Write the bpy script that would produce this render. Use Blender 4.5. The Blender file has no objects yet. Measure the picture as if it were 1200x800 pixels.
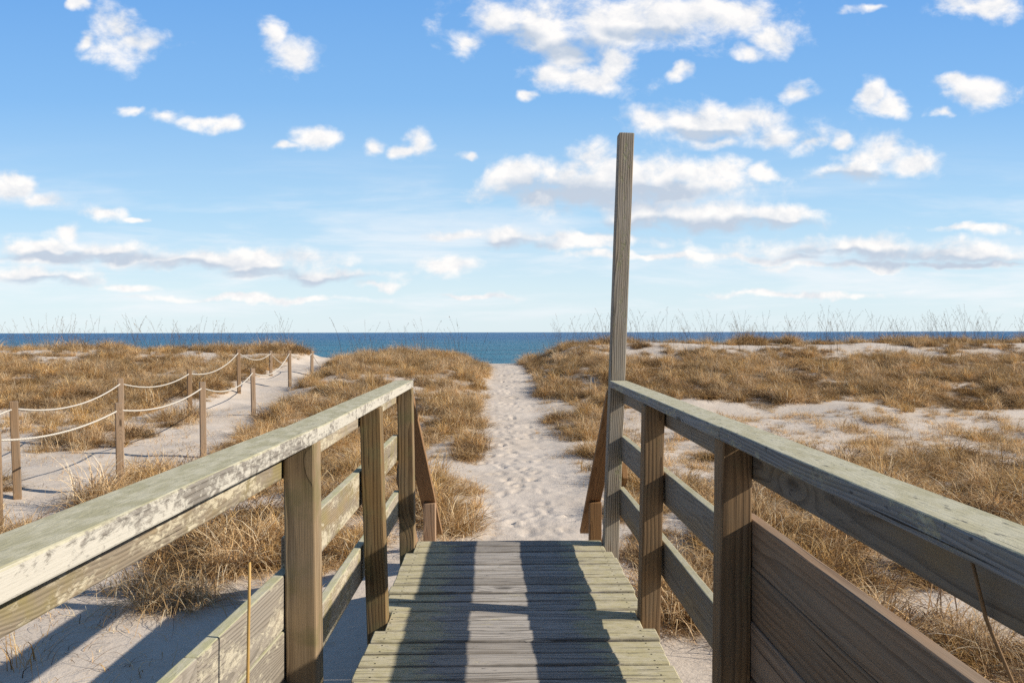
import bpy, math, random
import numpy as np
from mathutils import Vector, Matrix

random.seed(7)
rng = np.random.default_rng(11)
scene = bpy.context.scene
COL = scene.collection
R = math.radians

# ------------------------------------------------------------------ noise
def _hash(ix, iy, s):
    h = (ix.astype(np.int64) * 374761393 + iy.astype(np.int64) * 668265263 + s * 1442695041) & 0x7fffffff
    h = ((h ^ (h >> 13)) * 1274126177) & 0x7fffffff
    h = (h ^ (h >> 16)) & 0xffff
    return h / 65535.0

def vnoise(x, y, s=0):
    x = np.asarray(x, float); y = np.asarray(y, float)
    ix = np.floor(x); iy = np.floor(y)
    fx = x - ix; fy = y - iy
    fx = fx * fx * (3 - 2 * fx); fy = fy * fy * (3 - 2 * fy)
    a = _hash(ix, iy, s); b = _hash(ix + 1, iy, s)
    c = _hash(ix, iy + 1, s); d = _hash(ix + 1, iy + 1, s)
    return (a * (1 - fx) + b * fx) * (1 - fy) + (c * (1 - fx) + d * fx) * fy

def fbm(x, y, s=0, o=4):
    t = 0; a = 1; n = 0
    for k in range(o):
        t = t + a * vnoise(x * 2 ** k + 17.3 * k, y * 2 ** k - 9.1 * k, s + k); n += a; a *= .5
    return t / n

def sst(a, b, x):
    t = np.clip((x - a) / (b - a), 0, 1)
    return t * t * (3 - 2 * t)

# ------------------------------------------------------------------ scene objects
def tag(o, label=None, cat=None, group=None, kind=None):
    if label: o['label'] = label
    if cat: o['category'] = cat
    if group: o['group'] = group
    if kind: o['kind'] = kind
    return o

def empty(name, loc, label, cat, group=None):
    o = bpy.data.objects.new(name, None); COL.objects.link(o)
    o.location = loc; o.empty_display_size = .2
    return tag(o, label, cat, group)

def mesh_obj(name, verts, faces, mat, parent=None, smooth=False, mats=None):
    me = bpy.data.meshes.new(name)
    me.from_pydata([tuple(v) for v in verts], [], faces)
    if mat: me.materials.append(mat)
    if smooth: me.polygons.foreach_set('use_smooth', [True] * len(me.polygons))
    me.update()
    o = bpy.data.objects.new(name, me); COL.objects.link(o)
    if parent: o.parent = parent
    return o

# ------------------------------------------------------------------ node helpers
class NT:
    def __init__(s, tree): s.t = tree
    def n(s, kind, **kw):
        nd = s.t.nodes.new(kind)
        for k, v in kw.items(): setattr(nd, k, v)
        return nd
    def set(s, sock, v):
        if isinstance(v, bpy.types.NodeSocket): s.t.links.new(v, sock)
        elif v is not None:
            if hasattr(sock, 'default_value'):
                if sock.type == 'RGBA' and len(v) == 3: v = (*v, 1)
                sock.default_value = v
    def math(s, op, a, b=None, c=None, clamp=False):
        nd = s.n('ShaderNodeMath', operation=op, use_clamp=clamp)
        for i, v in enumerate((a, b, c)):
            if v is not None: s.set(nd.inputs[i], v)
        return nd.outputs[0]
    def vec(s, op, a, b=None, c=None, out=0):
        nd = s.n('ShaderNodeVectorMath', operation=op)
        for i, v in enumerate((a, b, c)):
            if v is not None: s.set(nd.inputs[i], v)
        return nd.outputs[out]
    def noise(s, v, scale, detail=4, rough=.5, dist=0, dim='3D', out=0):
        nd = s.n('ShaderNodeTexNoise', noise_dimensions=dim)
        s.set(nd.inputs['Vector'], v); s.set(nd.inputs['Scale'], scale); s.set(nd.inputs['Detail'], detail)
        s.set(nd.inputs['Roughness'], rough); s.set(nd.inputs['Distortion'], dist)
        return nd.outputs[out]
    def ramp(s, fac, stops, interp='LINEAR'):
        nd = s.n('ShaderNodeValToRGB'); nd.color_ramp.interpolation = interp
        e = nd.color_ramp.elements
        while len(e) < len(stops): e.new(.5)
        for i, (p, c) in enumerate(stops):
            e[i].position = p
            e[i].color = (*c, 1) if not isinstance(c, (int, float)) else (c, c, c, 1)
        s.set(nd.inputs[0], fac)
        return nd.outputs[0]
    def ss(s, a, b, x):
        nd = s.n('ShaderNodeMapRange', interpolation_type='SMOOTHSTEP')
        s.set(nd.inputs['Value'], x); s.set(nd.inputs['From Min'], a); s.set(nd.inputs['From Max'], b)
        return nd.outputs[0]
    def mix(s, f, a, b, blend='MIX'):
        nd = s.n('ShaderNodeMix', data_type='RGBA', blend_type=blend)
        s.set(nd.inputs[0], f); s.set(nd.inputs[6], a); s.set(nd.inputs[7], b)
        return nd.outputs[2]
    def attr(s, name, out='Vector'):
        return s.n('ShaderNodeAttribute', attribute_name=name).outputs[out]
    def xyz(s, v):
        nd = s.n('ShaderNodeSeparateXYZ'); s.set(nd.inputs[0], v); return nd.outputs
    def comb(s, x, y, z):
        nd = s.n('ShaderNodeCombineXYZ')
        for i, v in enumerate((x, y, z)): s.set(nd.inputs[i], v)
        return nd.outputs[0]
    def bump(s, h, dist, strength=1.0, normal=None):
        nd = s.n('ShaderNodeBump'); s.set(nd.inputs['Height'], h); s.set(nd.inputs['Distance'], dist)
        s.set(nd.inputs['Strength'], strength)
        if normal: s.set(nd.inputs['Normal'], normal)
        return nd.outputs[0]

def new_mat(name):
    m = bpy.data.materials.new(name); m.use_nodes = True
    nt = NT(m.node_tree); m.node_tree.nodes.clear()
    out = nt.n('ShaderNodeOutputMaterial'); b = nt.n('ShaderNodeBsdfPrincipled')
    nt.t.links.new(b.outputs[0], out.inputs[0])
    b.inputs['Specular IOR Level'].default_value = .25
    return m, nt, b, out

# ------------------------------------------------------------------ wood
def wood(name, early, late, grey, grey_amt, lichen=None, top_lichen=0., side_lichen=0., ring=.011, dark_spots=.0, deck=False,
         contrast=1., lichen_scale=1., green=None, green_amt=0., lit_side=None):
    m, nt, b, out = new_mat(name)
    g = nt.attr('gco')                       # x along the grain, y z across, shifted per board
    rnd = nt.attr('brd', 'Fac')
    gx, gy, gz = nt.xyz(g)[:3]
    # knots: sparse cells stretched along the grain push the rings outwards
    kco = nt.comb(nt.math('MULTIPLY', gx, 1.7), nt.math('MULTIPLY', gy, 6.0), nt.math('MULTIPLY', gz, 6.0))
    kv = nt.n('ShaderNodeTexVoronoi', feature='F1'); nt.set(kv.inputs['Vector'], kco); nt.set(kv.inputs['Scale'], 1.0)
    kd = kv.outputs['Distance']
    knot = nt.ss(.42, .02, kd)
    knot_core = nt.ss(.11, .055, kd)
    warp = nt.noise(nt.comb(nt.math('MULTIPLY', gx, .9), nt.math('MULTIPLY', gy, 3.2), nt.math('MULTIPLY', gz, 3.2)), 1.0, 3, .5)
    rad = nt.math('SQRT', nt.math('ADD', nt.math('POWER', gy, 2.0), nt.math('POWER', gz, 2.0)))
    rad = nt.math('ADD', rad, nt.math('MULTIPLY', warp, .07))
    rad = nt.math('ADD', rad, nt.math('MULTIPLY', knot, .035))
    ph = nt.math('FRACT', nt.math('DIVIDE', rad, ring))
    late_f = nt.math('MULTIPLY', nt.ss(.35, .93, ph), nt.ss(1.0, .95, ph))
    fib = nt.noise(nt.comb(nt.math('MULTIPLY', gx, 5), nt.math('MULTIPLY', gy, 260), nt.math('MULTIPLY', gz, 260)), 1.0, 3, .6)
    streak = nt.noise(nt.comb(nt.math('MULTIPLY', gx, 1.4), nt.math('MULTIPLY', gy, 45), nt.math('MULTIPLY', gz, 45)), 1.0, 4, .6)
    blot = nt.noise(nt.comb(nt.math('MULTIPLY', gx, 2.2), nt.math('MULTIPLY', gy, 9), nt.math('MULTIPLY', gz, 9)), 1.0, 4, .6)
    lf = nt.math('MULTIPLY', late_f, contrast)
    lf = nt.math('MULTIPLY', lf, nt.ss(.25, .62, streak))
    col = nt.mix(lf, early, late)
    # weathering to silver grey
    gf = nt.math('MULTIPLY', nt.ss(.62 - .45 * grey_amt, .85 - .45 * grey_amt, blot), min(1., grey_amt * 1.6))
    greyc = nt.mix(lf, grey, tuple(c * .55 for c in grey))
    col = nt.mix(gf, col, greyc)
    hv = nt.n('ShaderNodeHueSaturation'); nt.set(hv.inputs['Color'], col)
    nt.set(hv.inputs['Value'], nt.math('ADD', nt.math('MULTIPLY', rnd, .45), .78))
    nt.set(hv.inputs['Saturation'], nt.math('ADD', nt.math('MULTIPLY', rnd, -.3), 1.12))
    col = hv.outputs[0]
    col = nt.mix(nt.math('MULTIPLY', nt.ss(.35, .7, fib), .35), col, tuple(c * .45 for c in early))
    # checks and cracks along the grain
    crack = nt.ss(.735, .76, nt.noise(nt.comb(nt.math('MULTIPLY', gx, 1.1), nt.math('MULTIPLY', gy, 75), nt.math('MULTIPLY', gz, 75)), 1.0, 2, .45))
    col = nt.mix(nt.math('MULTIPLY', crack, .85), col, (.02, .016, .012))
    col = nt.mix(nt.math('MULTIPLY', knot_core, .8), col, tuple(c * .32 for c in late))
    nz = nt.xyz(nt.n('ShaderNodeNewGeometry').outputs['True Normal'])[2]
    topf = nt.ss(.5, .85, nz)
    if green:
        gm = nt.math('MULTIPLY', nt.ss(.62 - .4 * green_amt, .86 - .4 * green_amt, nt.noise(g, 7, 4, .6)), .75)
        col = nt.mix(gm, col, green)
    hl = nt.math('MULTIPLY', fib, .25); ring_k = 1.0
    if lichen:
        # crusts: fine speckle inside larger colonies
        big = nt.noise(nt.comb(nt.math('MULTIPLY', gx, 3 * lichen_scale), nt.math('MULTIPLY', gy, 11), nt.math('MULTIPLY', gz, 11)), 1.0, 3, .55)
        fine = nt.noise(nt.comb(nt.math('MULTIPLY', gx, 34), nt.math('MULTIPLY', gy, 62), nt.math('MULTIPLY', gz, 62)), 1.0, 5, .68, .5)
        str2 = nt.noise(nt.comb(nt.math('MULTIPLY', gx, 6), nt.math('MULTIPLY', gy, 70), nt.math('MULTIPLY', gz, 70)), 1.0, 3, .6)
        val = nt.math('ADD', nt.math('MULTIPLY', big, .55 if deck else .70), nt.math('ADD', nt.math('MULTIPLY', fine, .35 if deck else .62), nt.math('MULTIPLY', str2, .58 if deck else .12)))
        amt = nt.math('ADD', nt.math('MULTIPLY', topf, top_lichen - side_lichen), side_lichen)
        if deck:
            # the middle of the walk is worn clean by feet
            wob = nt.math('MULTIPLY', nt.math('SUBTRACT', nt.noise(nt.comb(nt.math('MULTIPLY', gx, 2), nt.math('MULTIPLY', gy, 9), 0.), 1.0, 3, .6), .5), .55)
            off = nt.math('ABSOLUTE', nt.math('ADD', nt.math('SUBTRACT', nt.attr('lat', 'Fac'), .06), nt.math('MULTIPLY', wob, .5)))
            amt = nt.math('MULTIPLY', amt, nt.math('ADD', nt.math('MULTIPLY', nt.ss(.24, .58, off), .84), .36))
            amt = nt.math('MULTIPLY', amt, nt.math('ADD', .84, nt.math('MULTIPLY', rnd, .28)))
        thr = nt.math('SUBTRACT', 1.10, nt.math('MULTIPLY', amt, .8))
        lm = nt.n('ShaderNodeMapRange', interpolation_type='SMOOTHSTEP')
        nt.set(lm.inputs['Value'], val); nt.set(lm.inputs['From Min'], nt.math('SUBTRACT', thr, .05)); nt.set(lm.inputs['From Max'], nt.math('ADD', thr, .10))
        lm = lm.outputs[0]
        lc = nt.mix(nt.ss(.38, .62, nt.noise(nt.vec('MULTIPLY', g, (.5, 1, 1)), 24, 5, .65)), lichen[0], lichen[1])
        lc = nt.mix(nt.math('MULTIPLY', nt.ss(.5, .75, fine), .3), lc, tuple(c * .55 for c in lichen[0]))
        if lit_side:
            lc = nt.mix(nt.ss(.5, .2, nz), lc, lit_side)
        col = nt.mix(nt.math('MULTIPLY', lm, .93), col, lc)
        ring_k = nt.math('SUBTRACT', 1.0, nt.math('MULTIPLY', lm, .85))
        hl = nt.math('ADD', hl, nt.math('MULTIPLY', lm, nt.math('ADD', .3, nt.math('MULTIPLY', fine, .5))))
    if deck:
        gr = nt.noise(nt.comb(nt.math('MULTIPLY', gx, 2.6), nt.math('MULTIPLY', gy, 62), nt.math('MULTIPLY', gz, 62)), 1.0, 4, .62, .25)
        gm2 = nt.ss(.57, .68, gr)
        col = nt.mix(nt.math('MULTIPLY', gm2, .72), col, (.085, .07, .06))
        hl = nt.math('SUBTRACT', hl, nt.math('MULTIPLY', gm2, .9))
        edge = nt.ss(.040, .064, nt.math('ABSOLUTE', nt.attr('crs', 'Fac')))
        edge = nt.math('MULTIPLY', edge, nt.ss(.35, .6, nt.noise(nt.comb(nt.math('MULTIPLY', gx, 5), nt.math('MULTIPLY', gy, 20), gz), 1.0, 3, .6)))
        col = nt.mix(nt.math('MULTIPLY', edge, .55), col, (.10, .085, .07))
    if dark_spots > 0:
        ds = nt.noise(nt.comb(nt.math('MULTIPLY', gx, 26), nt.math('MULTIPLY', gy, 70), nt.math('MULTIPLY', gz, 70)), 1.0, 3, .6)
        ds2 = nt.noise(g, 5, 2, .5)
        dm = nt.math('MULTIPLY', nt.ss(.60, .70, ds), nt.ss(.55 - .2 * dark_spots, .75 - .2 * dark_spots, ds2))
        col = nt.mix(nt.math('MULTIPLY', dm, .75), col, (.045, .045, .05))
    if deck:
        # nail heads in two rows near each joist line
        lat = nt.attr('lat', 'Fac'); cr = nt.attr('crs', 'Fac')
        masks = None
        for px in (-.545, .68):
            d = nt.math('SQRT', nt.math('ADD', nt.math('POWER', nt.math('SUBTRACT', lat, px), 2.0), nt.math('POWER', nt.math('SUBTRACT', nt.math('ABSOLUTE', cr), .036), 2.0)))
            k = nt.ss(.0060, .0036, d)
            masks = k if masks is None else nt.math('MAXIMUM', masks, k)
        col = nt.mix(masks, col, (.03, .025, .022))
        hl = nt.math('SUBTRACT', hl, nt.math('MULTIPLY', masks, 1.0))
    nt.set(b.inputs['Base Color'], col)
    nt.set(b.inputs['Roughness'], .82)
    h = nt.math('ADD', hl, nt.math('MULTIPLY', nt.math('MULTIPLY', late_f, .30), ring_k))
    h = nt.math('SUBTRACT', h, nt.math('MULTIPLY', crack, 1.6))
    nt.set(b.inputs['Normal'], nt.bump(h, .003, 1.0))
    return m

GRN = ((.40, .375, .235), (.53, .50, .36))
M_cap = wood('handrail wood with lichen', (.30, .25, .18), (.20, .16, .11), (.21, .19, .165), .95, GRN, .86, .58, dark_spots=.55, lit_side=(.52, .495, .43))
M_capR = wood('handrail wood speckled', (.30, .27, .20), (.18, .15, .11), (.27, .27, .27), .75, ((.43, .40, .26), (.51, .485, .355)), .86, .42, dark_spots=1.0)
M_post = wood('post wood', (.27, .185, .095), (.095, .056, .028), (.24, .19, .125), .35, ring=.016, contrast=.95, green=(.175, .15, .07), green_amt=.42)
M_postR = wood('post wood mossy', (.30, .195, .105), (.11, .066, .036), (.27, .215, .15), .35, ring=.017, contrast=.8, green=(.2, .175, .085), green_amt=.2)
M_tall = wood('tall post wood', (.40, .335, .25), (.065, .05, .037), (.37, .335, .28), .55, ((.27, .27, .15), (.32, .32, .2)), .6, .34, ring=.0105, contrast=1.5)
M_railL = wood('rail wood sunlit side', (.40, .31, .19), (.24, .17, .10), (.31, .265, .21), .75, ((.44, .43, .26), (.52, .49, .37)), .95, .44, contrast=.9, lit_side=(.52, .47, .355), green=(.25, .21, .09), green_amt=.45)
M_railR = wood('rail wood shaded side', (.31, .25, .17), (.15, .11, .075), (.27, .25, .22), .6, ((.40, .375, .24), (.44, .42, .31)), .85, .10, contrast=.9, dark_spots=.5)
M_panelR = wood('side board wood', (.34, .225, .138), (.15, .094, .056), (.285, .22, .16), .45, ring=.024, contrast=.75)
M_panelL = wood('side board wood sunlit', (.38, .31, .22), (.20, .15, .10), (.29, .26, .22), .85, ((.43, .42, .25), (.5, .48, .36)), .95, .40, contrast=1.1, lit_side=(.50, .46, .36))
M_stair = wood('stair rail wood', (.34, .20, .10), (.16, .085, .04), (.28, .20, .13), .25, contrast=.8)
M_deck = wood('deck wood', (.37, .335, .29), (.20, .17, .14), (.40, .37, .335), .75, ((.46, .415, .245), (.52, .475, .335)), .74, .5, ring=.018, deck=True, dark_spots=.8, contrast=1.35)
M_under = wood('framing wood', (.26, .19, .11), (.14, .09, .05), (.2, .18, .15), .4)

def set_attrs(me, gco, brd, lat=None, crs=None):
    a = me.attributes.new('gco', 'FLOAT_VECTOR', 'POINT'); a.data.foreach_set('vector', np.asarray(gco, 'f').ravel())
    a = me.attributes.new('brd', 'FLOAT', 'POINT'); a.data.foreach_set('value', np.asarray(brd, 'f'))
    if lat is not None:
        a = me.attributes.new('lat', 'FLOAT', 'POINT'); a.data.foreach_set('value', np.asarray(lat, 'f'))
        a = me.attributes.new('crs', 'FLOAT', 'POINT'); a.data.foreach_set('value', np.asarray(crs, 'f'))

def board_geo(L, w, t, ch=.005, step=.11, warp=.0018, seed=0):
    """bar along +x from 0 to L, width w in y, thickness t in z (both centred); chamfered long edges and ends"""
    n = max(2, int(L / step)) + 1
    xs = list(np.linspace(ch * .7, L - ch * .7, n))
    prof = [(w/2 - ch, t/2), (w/2 - ch*.3, t/2 - ch*.3), (w/2, t/2 - ch), (w/2, -t/2 + ch), (w/2 - ch*.3, -t/2 + ch*.3), (w/2 - ch, -t/2),
            (-w/2 + ch, -t/2), (-w/2 + ch*.3, -t/2 + ch*.3), (-w/2, -t/2 + ch), (-w/2, t/2 - ch), (-w/2 + ch*.3, t/2 - ch*.3), (-w/2 + ch, t/2)]
    P = len(prof)
    rings = [(0, .985)] + [(x, 1.) for x in xs] + [(L, .985)]
    r = np.random.default_rng(seed)
    o1, o2 = r.uniform(0, 50, 2)
    V = []
    for x, s in rings:
        dy = (vnoise(x * 1.3 + o1, 0.5, 3) - .5) * warp * 2
        dz = (vnoise(x * 1.1 + o2, 4.5, 5) - .5) * warp * 2
        for i, (y, z) in enumerate(prof):
            j = (vnoise(x * 9 + o1, i * 3.7, 7) - .5) * warp * .9
            e = .004 if s < 1 else 0
            V.append((x, (y - math.copysign(e, y)) + dy + math.copysign(j, y), (z - math.copysign(e * .8, z)) + dz))
    F = []
    for k in range(len(rings) - 1):
        for i in range(P):
            a = k * P + i; b_ = k * P + (i + 1) % P
            F.append((a, b_, b_ + P, a + P))
    F.append(tuple(range(P))); F.append(tuple(reversed(range((len(rings) - 1) * P, len(rings) * P))))
    return np.array(V), F

def gshift(V, w, t, r):
    """grain coordinates: pith lies some centimetres outside or inside the board"""
    s = np.array([r.uniform(0, 40), 0, 0])
    a = r.uniform(0, 6.28); d = r.uniform(.03, .085)
    return V + s + np.array([0, math.cos(a) * d, math.sin(a) * d])

_seed = [100]
def board(name, parent, p0, p1, w, t, mat, up=(0, 0, 1), label=None, ch=.005, warp=.0018, brd=None, proot=None):
    """a timber from p0 to p1; w measured across, t along 'up'"""
    _seed[0] += 1; r = np.random.default_rng(_seed[0])
    p0 = Vector(p0); p1 = Vector(p1); L = (p1 - p0).length
    V, F = board_geo(L, w, t, ch, warp=warp, seed=_seed[0])
    o = mesh_obj(name, V, F, mat)
    set_attrs(o.data, gshift(V, w, t, r), np.full(len(V), r.uniform(0, 1) if brd is None else brd))
    x = (p1 - p0).normalized(); z = Vector(up); y = z.cross(x).normalized(); z = x.cross(y)
    M = Matrix((x, y, z)).transposed().to_4x4(); M.translation = p0
    if parent:
        o.parent = parent
        base = Matrix.Translation(parent.location) if proot is None else proot
        o.matrix_local = base.inverted() @ M if proot is None else proot.inverted() @ M
    else:
        o.matrix_world = M
    if label: o['label'] = label
    return o

# ------------------------------------------------------------------ terrain
def path_x(Y): return .36 + (Y - 7.3) * (-.20 / 24.) - .12 * np.sin((Y - 7) * .25)
LANE = np.array([(0, -6.1), (7, -5.6), (9.5, -5.3), (12, -5.45), (16.5, -5.85), (22, -6.5), (27, -6.95), (34, -7.3), (60, -8)])
def lane_x(Y): return np.interp(Y, LANE[:, 0], LANE[:, 1])

def height(X, Y, fine=True):
    X = np.asarray(X, float); Y = np.asarray(Y, float)
    rise = sst(12.5, 30.5, Y)
    side = sst(.55, 2.6, np.abs(X - path_x(Y)))
    lane = sst(.45, 1.7, np.abs(X - lane_x(Y)))
    slow = sst(13, 27.5, Y); berm = sst(27.4, 31.2, Y)
    wob = .22 * (fbm(X * .16 + 3, Y * .1, 21, 3) - .5)
    wr = sst(1.2, 3.5, X); wl = sst(-6.8, -8.2, X)
    hi = slow * (.94 + wob - .15 * wl) + berm * (.06 + .46 * wr + .34 * wl)
    valley = .66 * rise
    k = np.minimum(side, .30 + .70 * lane)
    z = -.56 + valley + (hi - valley) * k
    z = z + .10 * sst(8, 11, Y) * sst(-3, -4.5, X) * (1 - rise)
    z = z + (fbm(X * .35, Y * .35, 31, 3) - .5) * .34 * sst(7, 14, Y) * (.25 + .75 * side)
    z = z + (fbm(X * 1.1, Y * 1.1, 41, 3) - .5) * .12 * sst(4.5, 9, Y) * (.4 + .6 * side)
    back = sst(32.5, 62, Y)
    z = z * (1 - back) + (-3.35) * back
    z = np.where(Y > 62, -3.35 - (Y - 62) * .05, z)
    far = sst(30, 90, np.abs(X)) * (1 - back)
    z = z + far * .2
    return z

def grad_axis(segs):
    out = []
    for a, b, s0, s1 in segs:
        x = a
        L = b - a
        while x < b - 1e-9:
            out.append(x); f = (x - a) / L
            x += s0 + (s1 - s0) * f
    out.append(segs[-1][1])
    return np.array(out)

gx = grad_axis([(-2500, -120, 400, 60), (-120, -30, 25, 2.0), (-30, -7, 1.5, .22), (-7, -1.0, .16, .09), (-1.0, 1.6, .04, .04), (1.6, 6, .08, .14), (6, 30, .2, 1.5), (30, 120, 2.0, 25), (120, 2500, 60, 400)])
gy = grad_axis([(-400, -20, 100, 8), (-20, 2.5, 4, .25), (2.5, 6.4, .11, .06), (6.4, 15, .035, .05), (15, 33, .05, .12), (33, 64, .25, 3), (64, 160, 5, 40)])
GX, GY = np.meshgrid(gx, gy)
GZ = height(GX, GY)
# trodden path: foot prints and churned lumps
pm = sst(1.15, .45, np.abs(GX - path_x(GY))) * sst(5.6, 6.6, GY) * sst(36, 30, GY)
GZ += pm * ((fbm(GX * 3.4, GY * 2.6, 51, 3) - .5) * .034 - .03)
lm_ = sst(1.0, .4, np.abs(GX - lane_x(GY))) * sst(36, 30, GY) * sst(3, 6, GY)
GZ += lm_ * ((fbm(GX * 3.0, GY * 2.4, 52, 2) - .5) * .05 - .03)
for k in range(330):
    fy = 6.5 + 24 * rng.random() ** 1.25; fx = float(path_x(fy)) + rng.normal(0, .30)
    a = rng.normal(0, .35); L, W = rng.uniform(.12, .16), rng.uniform(.05, .065); dep = rng.uniform(.004, .017)
    i0, i1 = np.searchsorted(gy, [fy - .35, fy + .35]); j0, j1 = np.searchsorted(gx, [fx - .3, fx + .3])
    sx = GX[i0:i1, j0:j1] - fx; sy = GY[i0:i1, j0:j1] - fy
    u = (sx * math.cos(a) - sy * math.sin(a)) / W; v = (sx * math.sin(a) + sy * math.cos(a)) / L
    d = np.sqrt(u * u + v * v)
    GZ[i0:i1, j0:j1] += -dep * sst(1.15, .6, d) + dep * .45 * np.exp(-((d - 1.35) / .28) ** 2)

# ------------------------------------------------------------------ vegetation density (world coordinates)
def ell(X, Y, cx, cy, rx, ry, ang=0):
    a = R(ang); u = ((X - cx) * math.cos(a) + (Y - cy) * math.sin(a)) / rx; v = (-(X - cx) * math.sin(a) + (Y - cy) * math.cos(a)) / ry
    return sst(1.15, .75, np.sqrt(u * u + v * v))

def veg(X, Y):
    px = X - path_x(Y); lx = X - lane_x(Y)
    n = fbm(X * .8, Y * .55, 61, 3)
    n2 = fbm(X * 2.0, Y * 1.3, 71, 3)
    D = np.zeros_like(X)
    # dense dune grass
    lim_r = 17.2 + 2.2 * (n - .5) * 2
    right = sst(lim_r, lim_r + 1.0, Y) * sst(29.6, 28.2, Y + (n2 - .5) * 5) * sst(.75, 1.15, px - .22 * np.maximum(0, 21 - Y))
    edge_r = sst(19, 21, Y) * sst(33.5, 32, Y) * sst(.55, .95, px) * sst(4.5, 2.8, px)
    mid = sst(11.4, 13.2, Y + (n - .5) * 5) * sst(32.5, 31, Y) * sst(-.55, -.95, px + .22 * np.maximum(0, 17.5 - Y)) * sst(.72, 1.05, lx)
    left = sst(17.0, 18.6, Y + (n - .5) * 5) * sst(31.5, 29, Y + (n2 - .5) * 6) * sst(-.8, -1.15, lx)
    D = np.maximum.reduce([right, edge_r, mid, left]) * (.72 + .28 * sst(.28, .52, n2)) * np.where(X > 0, 1, .6 + .4 * sst(.30, .42, fbm(X * .5, Y * .32, 81, 2)))
    # crest tufts behind the bare strip
    crest = sst(31.8, 32.4, Y) * sst(35.0, 34, Y) * sst(.9, 1.6, np.abs(px)) * sst(.9, 1.3, np.abs(lx)) * (.35 + .65 * sst(.34, .5, fbm(X * 1.1, Y * .8, 73, 3)))
    D = np.maximum(D, crest)
    D = np.maximum(D, .75 * sst(28.5, 29.5, Y) * sst(32, 31.4, Y) * sst(1.0, 1.6, np.abs(px)) * sst(.8, 1.2, np.abs(lx)) * sst(.50, .60, fbm(X * .9, Y * 1.3, 75, 3)))
    # middle ground
    md = np.maximum.reduce([
        ell(X, Y, -.62, 9.0, .42, 2.3, 0) * .95,                      # strip by the path, left
        ell(X, Y, -.95, 14.2, .8, 3.0, 0) * .85,
        ell(X, Y, -1.7, 9.8, .8, 1.9, 0) * .72,
        ell(X, Y, -2.7, 11.4, 1.1, 2.0, 0) * .7,
        ell(X, Y, -4.35, 8.6, .55, 3.0, -4) * 1.3,                    # strip outside the near rope row
        ell(X, Y, -3.9, 12.4, .5, 2.0, 0) * .75,
        ell(X, Y, -2.6, 7.7, 1.0, 1.2, 0) * 1.0, ell(X, Y, -1.75, 7.2, .7, 1.2, 0) * .9,
        ell(X, Y, -2.5, 6.1, .5, .5, 0) * .6, ell(X, Y, -5.9, 8.2, .5, 1.0) * .7, ell(X, Y, -3.5, 9.6, .7, 1.6) * .6,
        ell(X, Y, -6.7, 9.7, .7, .8) * .7, ell(X, Y, -7.2, 13.6, 1.1, 1.3) * .6, ell(X, Y, -9.5, 15.3, 2.5, 1.6) * .55, ell(X, Y, -6.4, 15.7, .6, 1.2) * .7,
        ell(X, Y, -9.0, 10.0, 1.5, 2.5) * .5,
        ell(X, Y, 1.8, 7.6, .75, 2.6, -8) * 1.4, ell(X, Y, 2.6, 9.4, 1.2, 1.8) * 1.1, ell(X, Y, 4.6, 9.8, 2.2, 2.0) * 1.3, ell(X, Y, 8.5, 9.6, 3.2, 2.4) * 1.3,
        ell(X, Y, 1.9, 5.4, .75, 1.3) * 1.3, ell(X, Y, 2.6, 7.4, 1.0, 1.3) * 1.2, ell(X, Y, 3.0, 6.6, .9, .9) * .95, ell(X, Y, 4.6, 7.1, 1.2, 1.2) * .9, ell(X, Y, 3.3, 4.7, .75, .6) * .9, ell(X, Y, 6.5, 6.5, 1.6, 1.6) * .8,
        ell(X, Y, 1.75, 11.6, .55, 2.2) * .55, ell(X, Y, 1.7, 16.0, .7, 2.0) * .7, ell(X, Y, 3.0, 13.2, 1.2, 1.2) * .45,
        ell(X, Y, 8, 14.4, 7.5, 3.0) * .42, ell(X, Y, 7, 12.2, 5.5, 1.2) * .55, ell(X, Y, 16, 14, 6, 3) * .3, ell(X, Y, -16, 12, 4, 6) * .4,
    ]) * sst(.36, .48, n2 + .07)
    D = np.maximum(D, md)
    # keep the ways and the walk clear
    D *= sst(.35, .62, np.abs(px) + np.where(px < 0, .0, -.1) + .15 * (n2 - .5)) + (Y < 5.5)
    D *= sst(.36, .70, np.abs(lx) + .7 * (n2 - .5))
    D *= 1 - ((X > -1.3) & (X < 1.15) & (Y < 6.9) & (np.abs(X) < 1.2))
    cell = sst(.28, .52, .6 * vnoise(X * 1.9, Y * 1.5, 191) + .4 * vnoise(X * 3.8, Y * 3.0, 192))
    dense = np.maximum.reduce([right, edge_r, mid * sst(13, 15, Y), left, crest])
    D = D * np.where(dense > .4, .74 + .26 * cell, .45 + .55 * cell)
    return np.clip(D, 0, 1)

VEG = veg(GX, GY)
nx, ny = len(gx), len(gy)
V = np.stack([GX.ravel(), GY.ravel(), GZ.ravel()], 1)
idx = np.arange(nx * ny).reshape(ny, nx)
Fq = np.stack([idx[:-1, :-1], idx[:-1, 1:], idx[1:, 1:], idx[1:, :-1]], -1).reshape(-1, 4)
me = bpy.data.meshes.new('ground')
me.vertices.add(len(V)); me.vertices.foreach_set('co', V.ravel())
me.loops.add(Fq.size); me.loops.foreach_set('vertex_index', Fq.ravel().astype(np.int32))
me.polygons.add(len(Fq)); me.polygons.foreach_set('loop_start', np.arange(0, Fq.size, 4, dtype=np.int32))
me.polygons.foreach_set('use_smooth', np.ones(len(Fq), bool))
me.update(calc_edges=True)
a = me.attributes.new('veg', 'FLOAT', 'POINT'); a.data.foreach_set('value', VEG.ravel().astype('f'))
ground = bpy.data.objects.new('ground', me); COL.objects.link(ground)
tag(ground, 'pale dune sand with a trodden footpath', 'sand', kind='structure')

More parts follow.
